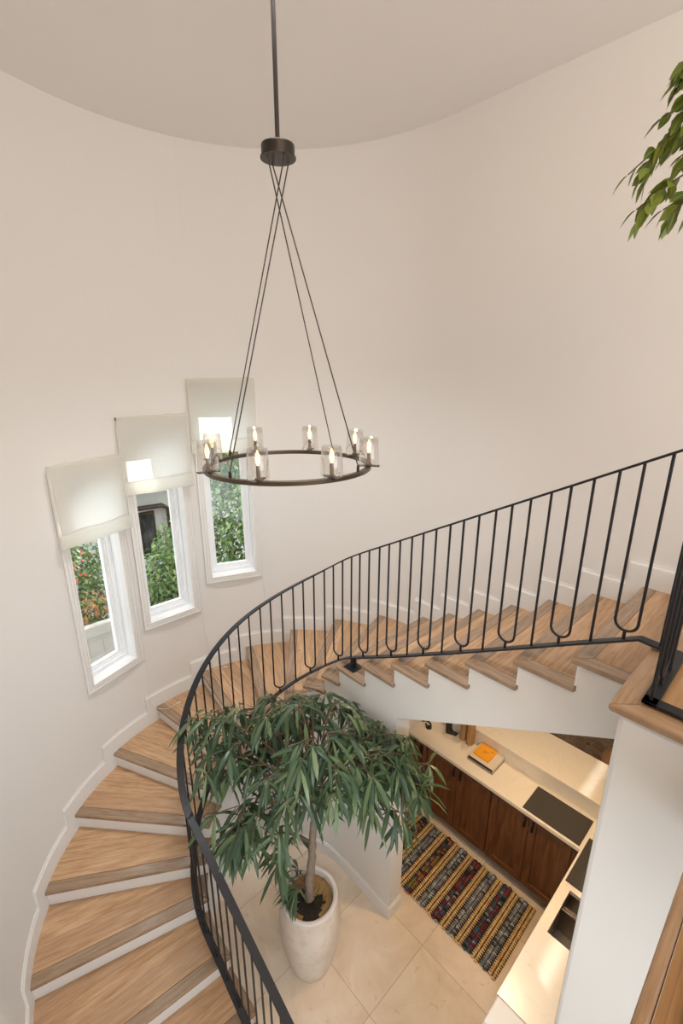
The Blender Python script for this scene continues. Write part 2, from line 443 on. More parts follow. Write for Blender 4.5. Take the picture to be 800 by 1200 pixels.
# ------------------------------------------------------------------ round walls
def strip_wall(m, pts_in, pts_out, z0, z1):
    n = len(pts_in); z0s = z0 if isinstance(z0, list) else [z0] * n; z1s = z1 if isinstance(z1, list) else [z1] * n
    secs = []
    for i in range(n):
        a, b = pts_in[i], pts_out[i]
        secs.append([(a[0], a[1], z0s[i]), (a[0], a[1], z1s[i]), (b[0], b[1], z1s[i]), (b[0], b[1], z0s[i])])
    m.strips(secs)

WA = [200.6, 180.0, 158.6]                                   # window directions seen from the stairwell centre
WZ = [(1.86, 3.60), (2.135, 3.885), (2.41, 4.17)]            # clear opening bottom / top
WH = .215; TH = .17
hole = math.degrees(math.asin((WH + .0135) / R_WALL))
m = MB()
def arc(a0, a1, z0, z1):
    n = max(1, round(abs(a1 - a0) / 1.5)); A = [math.radians(lerp(a0, a1, i / n)) for i in range(n + 1)]
    secs = [[(R_WALL * math.cos(a), R_WALL * math.sin(a), z0), (R_WALL * math.cos(a), R_WALL * math.sin(a), z1),
             ((R_WALL + TH) * math.cos(a), (R_WALL + TH) * math.sin(a), z1), ((R_WALL + TH) * math.cos(a), (R_WALL + TH) * math.sin(a), z0)] for a in A]
    m.strips(secs)
edges = [90, WA[2] - hole, WA[2] + hole, WA[1] - hole, WA[1] + hole, WA[0] - hole, WA[0] + hole, 270]
for i in range(len(edges) - 1):
    if i % 2 == 0: arc(edges[i], edges[i + 1], 0, ZC)
    else:
        zb, zt_ = WZ[2 - i // 2]
        arc(edges[i], edges[i + 1], 0, zb - .013); arc(edges[i], edges[i + 1], zt_ + .013, ZC)
m.build('wall_stair_round', M['wall'], kind='structure')
m = MB()
xs = [0, .4, .8, 1.2, 1.6, 1.95]
zlow = [max(0, zn(k_of(-x, R_WALL)) - DROP) for x in xs]
strip_wall(m, [(x, R_WALL) for x in xs], [(x, R_WALL + TH) for x in xs], zlow, ZC)
m.box(1.95, 5.2, R_WALL, R_WALL + TH, ZL - .36, ZC)
m.build('wall_stair_right', M['wall'], kind='structure')
m = MB(); m.box(0, 3.75, -R_WALL - TH, -R_WALL, 0, ZC); m.build('wall_stair_left', M['wall'], kind='structure')
# ceiling: round end + rectangle
pts_ = [(R_WALL + TH) * math.cos(math.radians(a)) for a in range(90, 271, 5)]
poly = [((R_WALL + TH) * math.cos(math.radians(a)), (R_WALL + TH) * math.sin(math.radians(a))) for a in range(90, 271, 5)] + [(5.2, -R_WALL - TH), (5.2, R_WALL + TH)]
m = MB(); m.prism(poly, ZC, ZC + .15); m.build('ceiling', M['ceil'], kind='structure')
# inner drum wall under the stair
rw = .6115; rb = rw + .145
us = [-.60 + i * .1 for i in range(6)] + [PI * rw * i / 30 for i in range(31)] + [PI * rw + x for x in (.2, .4, .6, .8, 1.0)]
us = sorted(set(round(u, 4) for u in us)); pin = []; pout = []; z1s = []
for u in us:
    ub = u if u <= 0 else (u * rb / rw if u <= PI * rw else u - PI * rw + PI * rb)
    pin.append(pt(u, rw)); pout.append(pt(ub, rb)); z1s.append(max(.12, zn(k_of(u, rw)) - DROP + .06))
m = MB(); strip_wall(m, pin, pout, 0, z1s)
m.build('wall_inner_drum', M['wall'], kind='structure')
def base_run(m, pts, nrms, h, t):
    """skirting: cross-section (out of the wall along n) swept along plan points; heights absolute (z0, z1)"""
    secs = []
    for (p, n_, z0, z1) in zip(pts, nrms, *h):
        q = lambda d, z: (p[0] + n_[0] * d, p[1] + n_[1] * d, z)
        secs.append([q(0, z0), q(t, z0), q(t, z1 - .022), q(t * .55, z1 - .012), q(t * .45, z1), q(0, z1)])
    m.strips(secs)
m = MB()
pp = [pt(u, rw) for u in us]; nn = [tuple(-q for q in nrm(u, rw)) for u in us]
base_run(m, pp, nn, ([0] * len(us), [.135] * len(us)), .014)
base_run(m, [(.6, rw - .014), (.6, rb)], [(1, 0), (1, 0)], ([0, 0], [.135, .135]), .014)
m.build('baseboard_drum', M['trim'], kind='structure')
# stepped skirting on the outer wall
m = MB(); RB = R_WALL - .001
for k in range(20, -1, -1):
    ua = u_of(k, RB) + .095; ub = u_of(k - 1, RB) + .095 if k > 0 else -3.2
    if k > 0: n = max(2, int(abs(ua - ub) / .05))
    else: n = 2
    U = [lerp(ua, ub, i / n) for i in range(n + 1)]
    z0 = zn(k + 1) if k < 20 else 0
    base_run(m, [pt(u, RB) for u in U], [tuple(-q for q in nrm(u, RB)) for u in U], ([z0] * (n + 1), [zn(k) + .16] * (n + 1)), .016)
m.build('baseboard_stair', M['trim'], kind='structure')

# ------------------------------------------------------------------ floor, kitchen shell
m = MB(); m.box(-1.8, 5.2, -3.2, 6.2, -.1, 0); m.build('floor', M['tile'], kind='structure')
m = MB(); m.box(-1.6, 5.2, R_WALL + TH + .001, 6.2, 2.9, 3.1); m.build('ceiling_living', M['ceil'], kind='structure')
m = MB(); m.box(-1.8, 5.2, 6.2, 6.35, 0, 3.1); m.build('wall_back', M['wall'], kind='structure')
m = MB(); m.box(-1.8, -1.65, R_WALL + TH + .15, 6.199, .001, 2.899); m.build('wall_living_left', M['wall'], kind='structure')
m = MB(); m.box(5.2, 5.35, R_WALL + TH + .001, 6.199, .001, 2.899); m.build('wall_living_right', M['wall'], kind='structure')
m = MB(); m.box(5.2, 5.35, YE + .16, R_WALL + TH, .001, ZL - .37); m.build('wall_kitchen_right', M['wall'], kind='structure')
m = MB(); m.box(-.16, -.02, rb + .002, 2.38, 0, 1.5); m.build('wall_kitchen_left', M['wall'], kind='structure')
m = MB(); m.box(-.9, 3.2, 3.35, 3.7, 0, 1.35); m.build('wall_stone', M['stone'], kind='structure')
m = MB(); m.box(-.018, 3.2, 1.96, 2.36, 0, 1.035); m.build('wall_bar', M['wall'], kind='structure')

# ------------------------------------------------------------------ windows and shades
for i, (ad, (zb, zt_)) in enumerate(zip(WA, WZ)):
    a = math.radians(ad); N = Vector((math.cos(a), math.sin(a), 0)); T = Vector((-N.y, N.x, 0)); Zv = Vector((0, 0, 1))
    W = struct('window_%d' % (i + 1), tuple(N * 1.75 + Zv * zb))
    P = lambda s, d, z: tuple(N * d + T * s + Zv * z)
    def frame(mb, s0, s1, z0, z1, wd, d0, d1):
        """rectangular ring: outer half-width s1, inner s0"""
        o = wd
        for (sa, sb, za, zb_) in ((-s1, s1, z0, z0 + o), (-s1, s1, z1 - o, z1), (-s1, -s1 + o, z0 + o, z1 - o), (s1 - o, s1, z0 + o, z1 - o)):
            mb.hex([P(sa, d0, za), P(sb, d0, za), P(sb, d1, za), P(sa, d1, za), P(sa, d0, zb_), P(sb, d0, zb_), P(sb, d1, zb_), P(sa, d1, zb_)])
    cw = .058; mb = MB()
    frame(mb, 0, WH + cw, zb - cw, zt_ + cw, cw, 1.698, 1.745)
    frame(mb, 0, WH + cw + .006, zb - cw - .006, zt_ + cw + .006, .018, 1.690, 1.697)
    frame(mb, 0, WH + cw - .02, zb - cw + .02, zt_ + cw - .02, .012, 1.692, 1.6975)
    frame(mb, 0, WH + .014, zb - .014, zt_ + .014, .014, 1.690, 1.6975)
    mb.build('casing', M['trim'], W, bevel=.003)
    mb = MB()
    frame(mb, 0, WH + .012, zb - .012, zt_ + .012, .012, 1.7455, 1.90)          # jamb lining
    frame(mb, 0, WH, zb, zt_, .03, 1.815, 1.90); frame(mb, 0, WH - .03, zb + .03, zt_ - .03, .012, 1.835, 1.89)
    mb.build('jamb', M['sash'], W, bevel=.002)
    mb = MB(); frame(mb, 0, WH - .03, zb + .03, zt_ - .03, .036, 1.848, 1.888); mb.build('sash', M['sash'], W, bevel=.004)
    mb = MB(); g = WH - .064
    mb.hex([P(-g, 1.866, zb + .064), P(g, 1.866, zb + .064), P(g, 1.870, zb + .064), P(-g, 1.870, zb + .064), P(-g, 1.866, zt_ - .064), P(g, 1.866, zt_ - .064), P(g, 1.870, zt_ - .064), P(-g, 1.870, zt_ - .064)])
    mb.build('pane', M['pane'], W)
    # roman shade
    zt2, zb2 = [(3.735, 3.105), (4.03, 3.38), (4.325, 3.665)][i]
    S = thing('roman_shade', tuple(N * 1.65 + Zv * zb2), ['white linen roman shade on the lowest window, leftmost of the three', 'white linen roman shade on the middle of the three stair windows',
              'white linen roman shade on the highest window, behind the chandelier ring'][i], 'window shade', 'roman shades on the stair windows')
    sh = .293; d0 = 1.632
    mb = MB(); rows = []
    zf = zb2 + .115
    for j in range(13):                                             # sheet, bellying slightly
        z = lerp(zt2 - .004, zf, j / 12); row = []
        for q in range(13):
            s_ = lerp(-sh, sh, q / 12); row.append(P(s_, d0 + .004 * math.sin(j * .9 + i) * (q / 12 - .5) + .004 * math.cos(q * .8 + i * 2), z))
        rows.append(row)
    V = [p for r_ in rows for p in r_]; F = [(j * 13 + q, j * 13 + q + 1, (j + 1) * 13 + q + 1, (j + 1) * 13 + q) for j in range(12) for q in range(12)]
    mb.add(V, F, None, 0, True)
    for sg in (-1, 1):                                              # side returns towards the wall
        V = [P(sg * sh, d0, zt2 - .004), P(sg * sh, d0 + .045, zt2 - .004), P(sg * sh, d0 + .045, zf - .02), P(sg * sh, d0, zf)]
        mb.add(V, [(0, 1, 2, 3)])
    mb.build('panel', M['linen'], S)
    mb = MB()
    mb.hex([P(-sh, d0 + .003, zt2 - .03), P(sh, d0 + .003, zt2 - .03), P(sh, d0 + .05, zt2 - .03), P(-sh, d0 + .05, zt2 - .03), P(-sh, d0 + .003, zt2), P(sh, d0 + .003, zt2), P(sh, d0 + .05, zt2), P(-sh, d0 + .05, zt2)])
    mb.build('headrail', M['linen'], S, bevel=.004)
    mb = MB()                                                        # stacked folds at the hem
    prof = [(d0 + .002, zf + .012), (d0 - .020, zf - .01), (d0 - .030, zf - .045), (d0 - .028, zb2 + .035), (d0 - .018, zb2 + .012), (d0 + .004, zb2), (d0 + .022, zb2 + .006), (d0 + .026, zf - .03)]
    secs = []
    for q in range(13):
        s_ = lerp(-sh - .006, sh + .006, q / 12); wv = .006 * math.sin(q * 1.3 + i * 1.7)
        secs.append([P(s_, d + wv * (.3 if 0 < jj < 7 else 0), z + .004 * math.sin(q * .9 + jj)) for jj, (d, z) in enumerate(prof)])
    mb.sweep(secs, smooth=True)
    mb2 = mb.build('hem_fold', M['linen'], S)
    # thin power lead hanging from the shade to the tread below
    end = [[(-1.690, -.33), (-1.600, -.22), (-1.60, -.11)], [(-1.690, .325), (-1.66, .33), (-1.61, .43)], [(-1.42, .945), (-1.40, .94), (-1.30, 1.03)]][i]
    kt = [13, 12, 10][i]; zt3 = zn(kt) + .006
    sx = -.272
    top = P(sx, 1.675, zb2 + .1)
    e0 = end[0]; 
    path = [top, P(sx - .005, 1.672, zb2 - .2), P(sx - .012, 1.668, zb - .1)]
    lowp = Vector((e0[0] * .985, e0[1] * .985, zt3 + .25))
    path += [tuple(lowp), (e0[0] * .975, e0[1] * .975, zt3 + .07), (end[1][0], end[1][1], zt3), (end[2][0], end[2][1], zt3)]
    # smooth the path
    Q = [Vector(p) for p in path]; sm = []
    for j in range(len(Q) - 1):
        p0, p1, p2, p3 = Q[max(j - 1, 0)], Q[j], Q[j + 1], Q[min(j + 2, len(Q) - 1)]
        for q in range(6):
            t = q / 6; sm.append(.5 * ((2 * p1) + (p2 - p0) * t + (2 * p0 - 5 * p1 + 4 * p2 - p3) * t * t + (3 * p1 - p0 - 3 * p2 + p3) * t ** 3))
    sm.append(Q[-1])
    K = thing('charging_cable', (end[2][0], end[2][1], zt3), ['white cable hanging below the lowest window with its plug on a tread', 'white cable hanging below the middle window with its plug on a tread',
              'white cable hanging below the highest window with its plug on a tread behind the railing'][i], 'cable', 'cables of the window shades')
    mb = MB(); mb.tube(sm, .0022, 6); mb.build('lead', M['plastic'], K)
    dv = (Q[-1] - Q[-2]); dv.z = 0; dv.normalize()
    mb = MB(); mb.tube([Q[-1], Q[-1] + dv * .012, Q[-1] + dv * .035, Q[-1] + dv * .04], [.004, .0055, .0055, .003], 8); mb.build('plug', M['plastic'], K)

# ------------------------------------------------------------------ railing
RR = .68; BW, BT = .024, .006
U0 = -2.05
kh = [0, 7.5, 9, 10.5, 12, 13.5, 15, 16.5, 22]; hv = [.89, .89, .93, .98, 1.04, 1.07, 1.07, 1.045, 1.04]
kb = [0, 1, 3, 5, 7, 9, 22]; bv = [.05, .045, .028, .02, .03, .045, .03]
_U = np.linspace(-2.3, 5.0, 1461); _K = np.array([k_of(a, RR) for a in _U])
def _smooth(z, wd):
    g = np.exp(-.5 * (np.arange(-120, 121) * .005 / wd) ** 2); g /= g.sum()
    e = np.concatenate([z[0] + (z[1] - z[0]) * np.arange(-120, 0), z, z[-1] + (z[-1] - z[-2]) * np.arange(1, 121)])
    return np.convolve(e, g, 'valid')
_ZT = _smooth(ZL - RISE * _K + np.interp(_K, kh, hv), .12); _ZB = _smooth(ZL - RISE * _K + np.interp(_K, kb, bv), .08)
def ztop(u): return float(np.interp(u, _U, _ZT))
def zbot(u):
    if u < -1.90: return lerp(3.228, zbot(-1.90), (u + 2.05) / .15)
    return float(np.interp(u, _U, _ZB))
Uend = u_of(21.3, RR)
n = 150; US = [lerp(U0, Uend, i / n) for i in range(n + 1)] + [-1.90]
US.sort()
rail = thing('stair_railing', (0, RR, 2.3), 'black iron railing with looped balusters along the curved stair and landing edge', 'railing')
def flat_bar(zf, name, extra):
    secs = []
    for u in US:
        p = pt(u, RR); q = nrm(u, RR); z = zf(u)
        secs.append([(p[0] + q[0] * s, p[1] + q[1] * s, z + dz) for s, dz in ((-BW, -BT), (BW, -BT), (BW, BT), (-BW, BT))])
    m = MB(); m.sweep(secs[::-1])
    for b in extra: m.box(*b)
    return m.build(name, M['iron'], rail, bevel=.002)
XG, YG, XG2 = 2.05, .258, 2.37
zt0 = ztop(U0); zg = ZL + .018
flat_bar(ztop, 'handrail', [(XG - BW, XG + BW, YG - BW, RR + BW, zt0 - BT, zt0 + BT), (XG - BW, XG2 + BW, YG - BW, YG + BW, zt0 - BT, zt0 + BT), (XG2 - BW, XG2 + BW, -2.6, YG - BW, zt0 - BT, zt0 + BT)])
zb0 = zbot(U0)
flat_bar(zbot, 'bottom_rail', [(XG - BW, XG + BW, YG - BW, RR + BW, zb0 - BT, zb0 + BT), (XG - BW, XG2 + BW, YG - BW, YG + BW, zb0 - BT, zb0 + BT), (XG2 - BW, XG2 + BW, -2.6, YG - BW, zb0 - BT, zb0 + BT)])
br = .0066
def straight(pf, name='baluster'):
    m = MB(); m.tube([pf(0, 0), pf(0, 1)], br, 8); m.build(name, M['iron'], rail)
PER = .2745
def P3(u, z): p = pt(u, RR); return (p[0], p[1], z)
def hoop(mapper, zlo, ztopf, rad=.0465, stem=.047):
    """mapper(du, z) -> xyz; legs at du = +-rad"""
    m = MB(); zc = zlo + stem + rad
    path = [mapper(-rad, ztopf(-rad)), mapper(-rad, zc + .25), mapper(-rad, zc)] + [mapper(-rad * math.cos(a), zc - rad * math.sin(a)) for a in [PI * i / 10 for i in range(1, 10)]] + [mapper(rad, zc), mapper(rad, zc + .25), mapper(rad, ztopf(rad))]
    m.tube(path, br, 8)
    m.tube([mapper(0, zlo), mapper(0, zlo + stem + .003)], br * 1.15, 8)
    m.build('hoop_baluster', M['iron'], rail)
u = -1.98
while u < Uend - .02:
    straight(lambda a, b, u=u: P3(u, lerp(zbot(u), ztop(u), b)))
    uc = u + PER - .13 + .0
    uc = u + PER / 2 + .005
    if uc + .06 < Uend:
        hoop(lambda du, z, uc=uc: P3(uc + du, z), zbot(uc), lambda du, uc=uc: ztop(uc + du))
    u += PER
# landing guard
def guard(mapper, L, s0):
    s = s0
    while s < L:
        straight(lambda a, b, s=s: mapper(s, lerp(zb0, zt0, b)))
        if s + .19 < L: hoop(lambda du, z, s=s: mapper(s + .13 + du, z), zb0, lambda du: zt0)
        s += .26
guard(lambda s, z: (XG, YG + s, z), .40, 0.0)
guard(lambda s, z: (XG + s, YG, z), XG2 - XG + .01, .155)
guard(lambda s, z: (XG2, YG - s, z), 2.8, 0.0)
for (u, k) in ((-.086, 7), (math.radians(109.3) * RR, 14)):
    p = Vector((*pt(u, RR), zn(k))); q = Vector((*nrm(u, RR), 0)); t_ = Vector((-q.y, q.x, 0))
    m = MB(); m.obox(p + Vector((0, 0, .005)), q * .055, t_ * .055, (0, 0, .004)); 
    h = zbot(u) - zn(k) - BT; m.obox(p + Vector((0, 0, .009 + h / 2 - .004)), q * .017, t_ * .017, (0, 0, h / 2 - .004))
    m.build('post', M['iron'], rail, bevel=.002)
m = MB(); pe = pt(Uend, RR); m.box(pe[0] - .02, pe[0] + .02, pe[1] - .02, pe[1] + .02, 0, ztop(Uend))
m.build('newel_post', M['iron'], rail, bevel=.002)

# ------------------------------------------------------------------ chandelier
CX, CY, ZR, RG = .241, 0.0, 3.877, .45
ch = thing('chandelier', (CX, CY, ZR), 'round bronze ring chandelier with eight clear glass lamps hanging over the stairwell', 'chandelier')
m = MB(); m.tube([(CX, CY, 5.38), (CX, CY, ZC - .02)], .0105, 12); m.build('rod', M['bronze'], ch)
m = MB(); m.lathe([(0.001, 0), (.065, 0), (.065, .02), (.03, .028), (.012, .04)], (CX, CY, ZC - .0405), 28, caps=(True, False)); m.build('ceiling_canopy', M['bronze'], ch)
m = MB(); m.lathe([(.001, .055), (.076, .055), (.078, .05), (.078, .006), (.084, .006), (.084, .0), (.001, .0)], (CX, CY, 5.335), 40, smooth=False); m.build('hub', M['bronze'], ch)
secs = []
for i in range(72):
    a = 2 * PI * i / 72; ca, sa = math.cos(a), math.sin(a)
    secs.append([(CX + ca * r, CY + sa * r, ZR + z) for r, z in ((RG - .014, -.011), (RG + .014, -.011), (RG + .014, .011), (RG - .014, .011))])
m = MB(); m.sweep(secs, True); m.build('ring', M['bronze_ring'], ch, bevel=.002)
# turn of the lamps about the rod
AR = math.atan2(.7301, .6833)
for i in range(8):
    a = AR + math.radians(78.5 + 45 * i); er = Vector((math.cos(a), math.sin(a), 0)); et = Vector((-er.y, er.x, 0)); c = Vector((CX, CY, ZR)) + er * (RG + .004)
    m = MB(); m.obox(c + Vector((0, 0, .0145)), er * .058, et * .016, (0, 0, .003)); lp = m.build('lamp_arm', M['bronze'], ch, bevel=.001)
    b = c + Vector((0, 0, .018)); b = tuple(b)
    m = MB(); m.lathe([(.001, 0), (.018, 0), (.018, .006), (.0095, .009), (.0095, .062), (.007, .066), (.001, .066)], b, 16); m.build('candle_sleeve', M['bronze_ring'], lp)
    m = MB(); m.lathe([(.005, .065), (.0065, .071), (.0105, .085), (.0115, .097), (.009, .115), (.0045, .131), (.001, .140)], b, 16); m.build('bulb', M['bulb'], lp)
    m = MB(); m.lathe([(.053, .001), (.054, .02), (.051, .09), (.047, .148), (.0455, .1485), (.0495, .09), (.0525, .02), (.0515, .001)], b, 32); m.build('glass_shade', M['lamp_glass'], lp)
for i in range(4):
    a = AR + math.radians(58 + 90 * i); er = Vector((math.cos(a), math.sin(a), 0)); c = Vector((CX, CY, ZR)) + er * RG
    a2 = a + math.radians(160); h = Vector((CX, CY, 5.337)) + Vector((math.cos(a2), math.sin(a2), 0)) * .058
    m = MB(); m.tube([tuple(c + Vector((0, 0, .011))), tuple(c + Vector((0, 0, .042)))], .0075, 10); m.build('cable_socket', M['bronze'], ch)
    m = MB(); m.tube([tuple(lerp(c + Vector((0, 0, .04)), h, t / 8)) for t in range(9)], .0032, 6); m.build('cable', M['cord_dark'], ch)

# ------------------------------------------------------------------ kitchen
ZK = .91
m = MB()
yF, yB, xL, xI = 1.57, 1.93, -.018, 1.645
sx0, sx1, sy0, sy1 = 1.71, 2.16, .855, 1.22
for b in ((xL, 3.1, yF, yB), (xI, 3.1, sy1, yF), (xI, sx0, sy0, sy1), (sx1, 3.1, sy0, sy1), (xI, 3.1, .3345, sy0)):
    m.box(*b, ZK - .03, ZK)
m.build('worktop', M['quartz'], label='cream quartz worktop turning the corner from the walnut cabinets to the sink', cat='worktop')
m = MB(); m.box(xL, 3.1, yB + .001, yB + .028, 0, 1.0395)
m.build('ledge_upstand', M['quartz'], label='low quartz upstand between the worktop and the raised bar ledge', cat='upstand')
m = MB(); m.box(xL, 3.1, yB - .008, 2.392, 1.04, 1.07)
m.build('bar_ledge', M['quartz'], label='raised cream quartz bar ledge behind the lower worktop', cat='bar top', bevel=.002)
# cabinets
def cab_uv_v(p): return (p[2], p[0] * 1.0 + p[1])
def cab_uv_h(p): return (p[0] + p[1], p[2])
def cabinet(x0, x1, label, hinge_gap=None):
    K = thing('base_cabinet', ((x0 + x1) / 2, 1.75, 0), label, 'cabinet', 'walnut base cabinets under the worktop')
    m = MB(); m.box(x0 + .001, x1 - .001, 1.622, 1.92, .1, ZK - .031, cab_uv_v); m.build('body', M['walnut'], K)
    m = MB(); m.box(x0 + .001, x1 - .001, 1.652, 1.672, 0, .0995); m.build('toe_kick', M['toe'], K)
    xm = (x0 + x1) / 2
    for sgn, a, b in ((1, x0 + .004, xm - .002), (-1, xm + .002, x1 - .004)):
        z0, z1 = .108, ZK - .038; fw = .062
        m = MB()
        m.box(a, a + fw, 1.598, 1.621, z0, z1, lambda p: (p[2] + a, p[0])); m.box(b - fw, b, 1.598, 1.621, z0, z1, lambda p: (p[2] + b, p[0]))
        m.box(a + fw, b - fw, 1.598, 1.621, z0, z0 + fw, lambda p: (p[0], p[2])); m.box(a + fw, b - fw, 1.598, 1.621, z1 - fw, z1, lambda p: (p[0], p[2]))
        m.box(a + fw - .003, b - fw + .003, 1.6155, 1.6205, z0 + fw - .003, z1 - fw + .003, lambda p: (p[2] + a * 3, p[0]))
        D = m.build('door', M['walnut'], K, bevel=.002)
        hx = b - .032 if sgn > 0 else a + .032
        m = MB(); zc = .775
        m.box(hx - .009, hx + .009, 1.594, 1.5975, zc - .055, zc + .055)
        m.tube([(hx, 1.596, zc + .035), (hx, 1.574, zc + .03), (hx, 1.568, zc), (hx, 1.574, zc - .03), (hx, 1.596, zc - .035)], [.005, .006, .0075, .006, .005], 8)
        m.build('handle', M['bronze'], D)
cabinet(-.016, .205, 'narrow walnut base cabinet at the far end, half hidden by the fig leaves')
cabinet(.21, .898, 'walnut base cabinet below the books, partly behind the fig leaves')
cabinet(.90, 1.59, 'walnut base cabinet below the dark drying mat in the corner')
m = MB(); m.box(1.592, 1.70, 1.622, 1.92, .1, ZK - .031, cab_uv_v); m.box(1.592, 1.66, 1.60, 1.621, .108, ZK - .038, cab_uv_v); m.build('corner_filler', M['walnut'], label='plain walnut filler panel in the cabinet corner', cat='cabinet panel')
K = thing('sink_cabinet', (2.2, 1.0, 0), 'walnut cabinet run carrying the worktop with the sink', 'cabinet')
m = MB(); m.box(1.69, 1.705, .34, 1.60, .1, ZK - .031, cab_uv_v); m.box(2.62, 2.64, .34, 1.60, .1, ZK - .031, cab_uv_v); m.build('body', M['walnut'], K)
m = MB(); m.box(1.72, 1.74, .34, 1.60, 0, .0995); m.build('toe_kick', M['toe'], K)
# sink
S = thing('sink', ((sx0 + sx1) / 2, (sy0 + sy1) / 2, .72), 'undermount stainless steel double sink let into the worktop', 'sink')
def bowl(y0, y1, depth, name):
    m = MB(); t = .004; z1 = ZK - .031; z0 = z1 - depth
    x0, x1 = sx0 - .004, sx1 + .004
    m.box(x0, x1, y0, y1, z0 - t, z0); m.box(x0, x0 + t, y0, y1, z0, z1); m.box(x1 - t, x1, y0, y1, z0, z1); m.box(x0 + t, x1 - t, y0, y0 + t, z0, z1); m.box(x0 + t, x1 - t, y1 - t, y1, z0, z1)
    m.lathe([(.001, .0015), (.03, .0015), (.038, .0)], ((x0 + x1) / 2, (y0 + y1) / 2, z0 + .0005), 20)
    return m.build(name, M['steel'], S)
bowl(sy0 - .004, 1.085, .2, 'large_bowl'); bowl(1.105, sy1 + .004, .13, 'small_bowl')
m = MB(); m.box(sx0 - .003, sx1 + .003, 1.0855, 1.1045, ZK - .09, ZK - .05); m.build('divider', M['steel'], S, bevel=.004)
for x0, x1, y0, y1, lb in ((1.178, 1.632, 1.592, 1.884, 'charcoal drying mat on the worktop above the walnut cabinets'), (1.660, 2.10, 1.262, 1.715, 'charcoal drying mat beside the sink, cut by the white wall')):
    m = MB(); m.box(x0, x1, y0, y1, ZK + .0005, ZK + .0075); mt = m.build('drying_mat', M['felt'], bevel=.002, label=lb, cat='mat', group='drying mats on the worktop')
# books
def book(x0, x1, y0, y1, z0, h, cover, label, spine, rot=0.0):
    c = ((x0 + x1) / 2, (y0 + y1) / 2, z0)
    B = thing('book', c, label, 'book', 'books stacked on the worktop')
    m = MB(); m.box(x0, x1, y0, y1, z0, z0 + .0028); m.box(x0, x1, y0, y1, z0 + h - .0028, z0 + h)
    cv = m.build('cover', cover, B, bevel=.0008)
    m = MB(); m.box(x0, x1, y0 - .003, y0, z0, z0 + h); m.build('spine', spine, B, bevel=.0008)
    m = MB(); m.box(x0 + .004, x1 - .004, y0 + .0005, y1 - .004, z0 + .003, z0 + h - .003); m.build('pages', M['paper'], B)
    return B
book(.583, .842, 1.700, 1.965, ZK + .0005, .018, M['grey_cover'], 'large thin grey book lying flat under the cream one', M['grey_cover'])
book(.590, .836, 1.706, 1.958, ZK + .0187, .026, M['cream_cover'], 'large cream book with a black spine under the orange one', M['black'])
B = book(.612, .768, 1.752, 1.925, ZK + .0450, .017, M['orange'], 'small orange book lying on top of the cream book', M['orange'])
m = MB(); zt_ = ZK + .0622          # printed title marks, too small to read
for i in range(5): m.box(.728 + .0045 * i, .7315 + .0045 * i, 1.872 - (i % 2) * .003, 1.880, zt_, zt_ + .0003)
for j, (ln, yy) in enumerate(((8, 1.842), (6, 1.828), (5, 1.814))):
    for i in range(ln): m.box(.672 + .0065 * i, .6755 + .0065 * i, yy, yy + .0055, zt_, zt_ + .0003)
m.build('cover_lettering', M['ink'], B)
# iron ornaments and wooden paddles at the far end of the worktop
O_ = thing('iron_scroll', (.09, 1.76, ZK), 'curled black iron scroll ornament standing at the far end of the worktop', 'ornament')
m = MB(); sp = []
for i in range(40):
    a = -1.2 * PI + 2.1 * PI * i / 39; r_ = .012 + .045 * (i / 39)
    sp.append((.085 + r_ * math.cos(a) * .9, 1.752 + r_ * math.cos(a) * .25, ZK + .055 + r_ * math.sin(a) * .8))
zmn = min(p[2] for p in sp); sp = [(p[0], p[1], p[2] - zmn + ZK + .011) for p in sp]
sp += [(sp[-1][0] + .02, sp[-1][1] + .01, sp[-1][2] + .10), (sp[-1][0] + .03, sp[-1][1] + .012, sp[-1][2] + .22)]
m.tube(sp, [.007 + .003 * min(i, 10) / 10 for i in range(len(sp))], 8); m.build('curl', M['black'], O_)
m = MB(); m.lathe([(.001, 0), (.03, 0), (.03, .006), (.001, .008)], (.10, 1.757, ZK + .0005), 16); m.build('foot', M['black'], O_)
O_ = thing('boot_ornament', (.30, 1.85, ZK), 'small black boot shaped ornament standing beside the iron scroll', 'ornament')
m = MB(); bp = [(-.025, 0), (.075, 0), (.085, .012), (.07, .028), (.03, .038), (.02, .06), (.022, .17), (-.03, .17), (-.028, .05)]
m.add([(.285 + x * .93, 1.842 + x * .36 + q * .018, ZK + .0005 + z) for q in (-1, 1) for x, z in bp],
      [tuple(range(9)), tuple(reversed(range(9, 18)))] + [(i, 9 + i, 9 + (i + 1) % 9, (i + 1) % 9) for i in range(9)])
m.build('boot', M['black'], O_, bevel=.006)
for (x, y, lb) in ((.423, 1.885, 'tan wooden paddle with a rounded end, beside the boot ornament'), (.502, 1.875, 'tan wooden paddle with a rounded end, nearer the books')):
    m = MB(); pl = []
    for i in range(13):
        a = PI + PI * i / 12; pl.append((x + .033 * math.cos(a), y + .0 + .033 * math.sin(a) * 1.1))
    pl += [(x + .033, y + .035), (x - .033, y + .035)]
    m.prism(pl, ZK + .0005, ZK + .42, lambda p: (p[2], p[0])); m.build('wooden_paddle', M['tan_wood'], bevel=.005, label=lb, cat='wooden paddle', group='wooden paddles on the worktop')
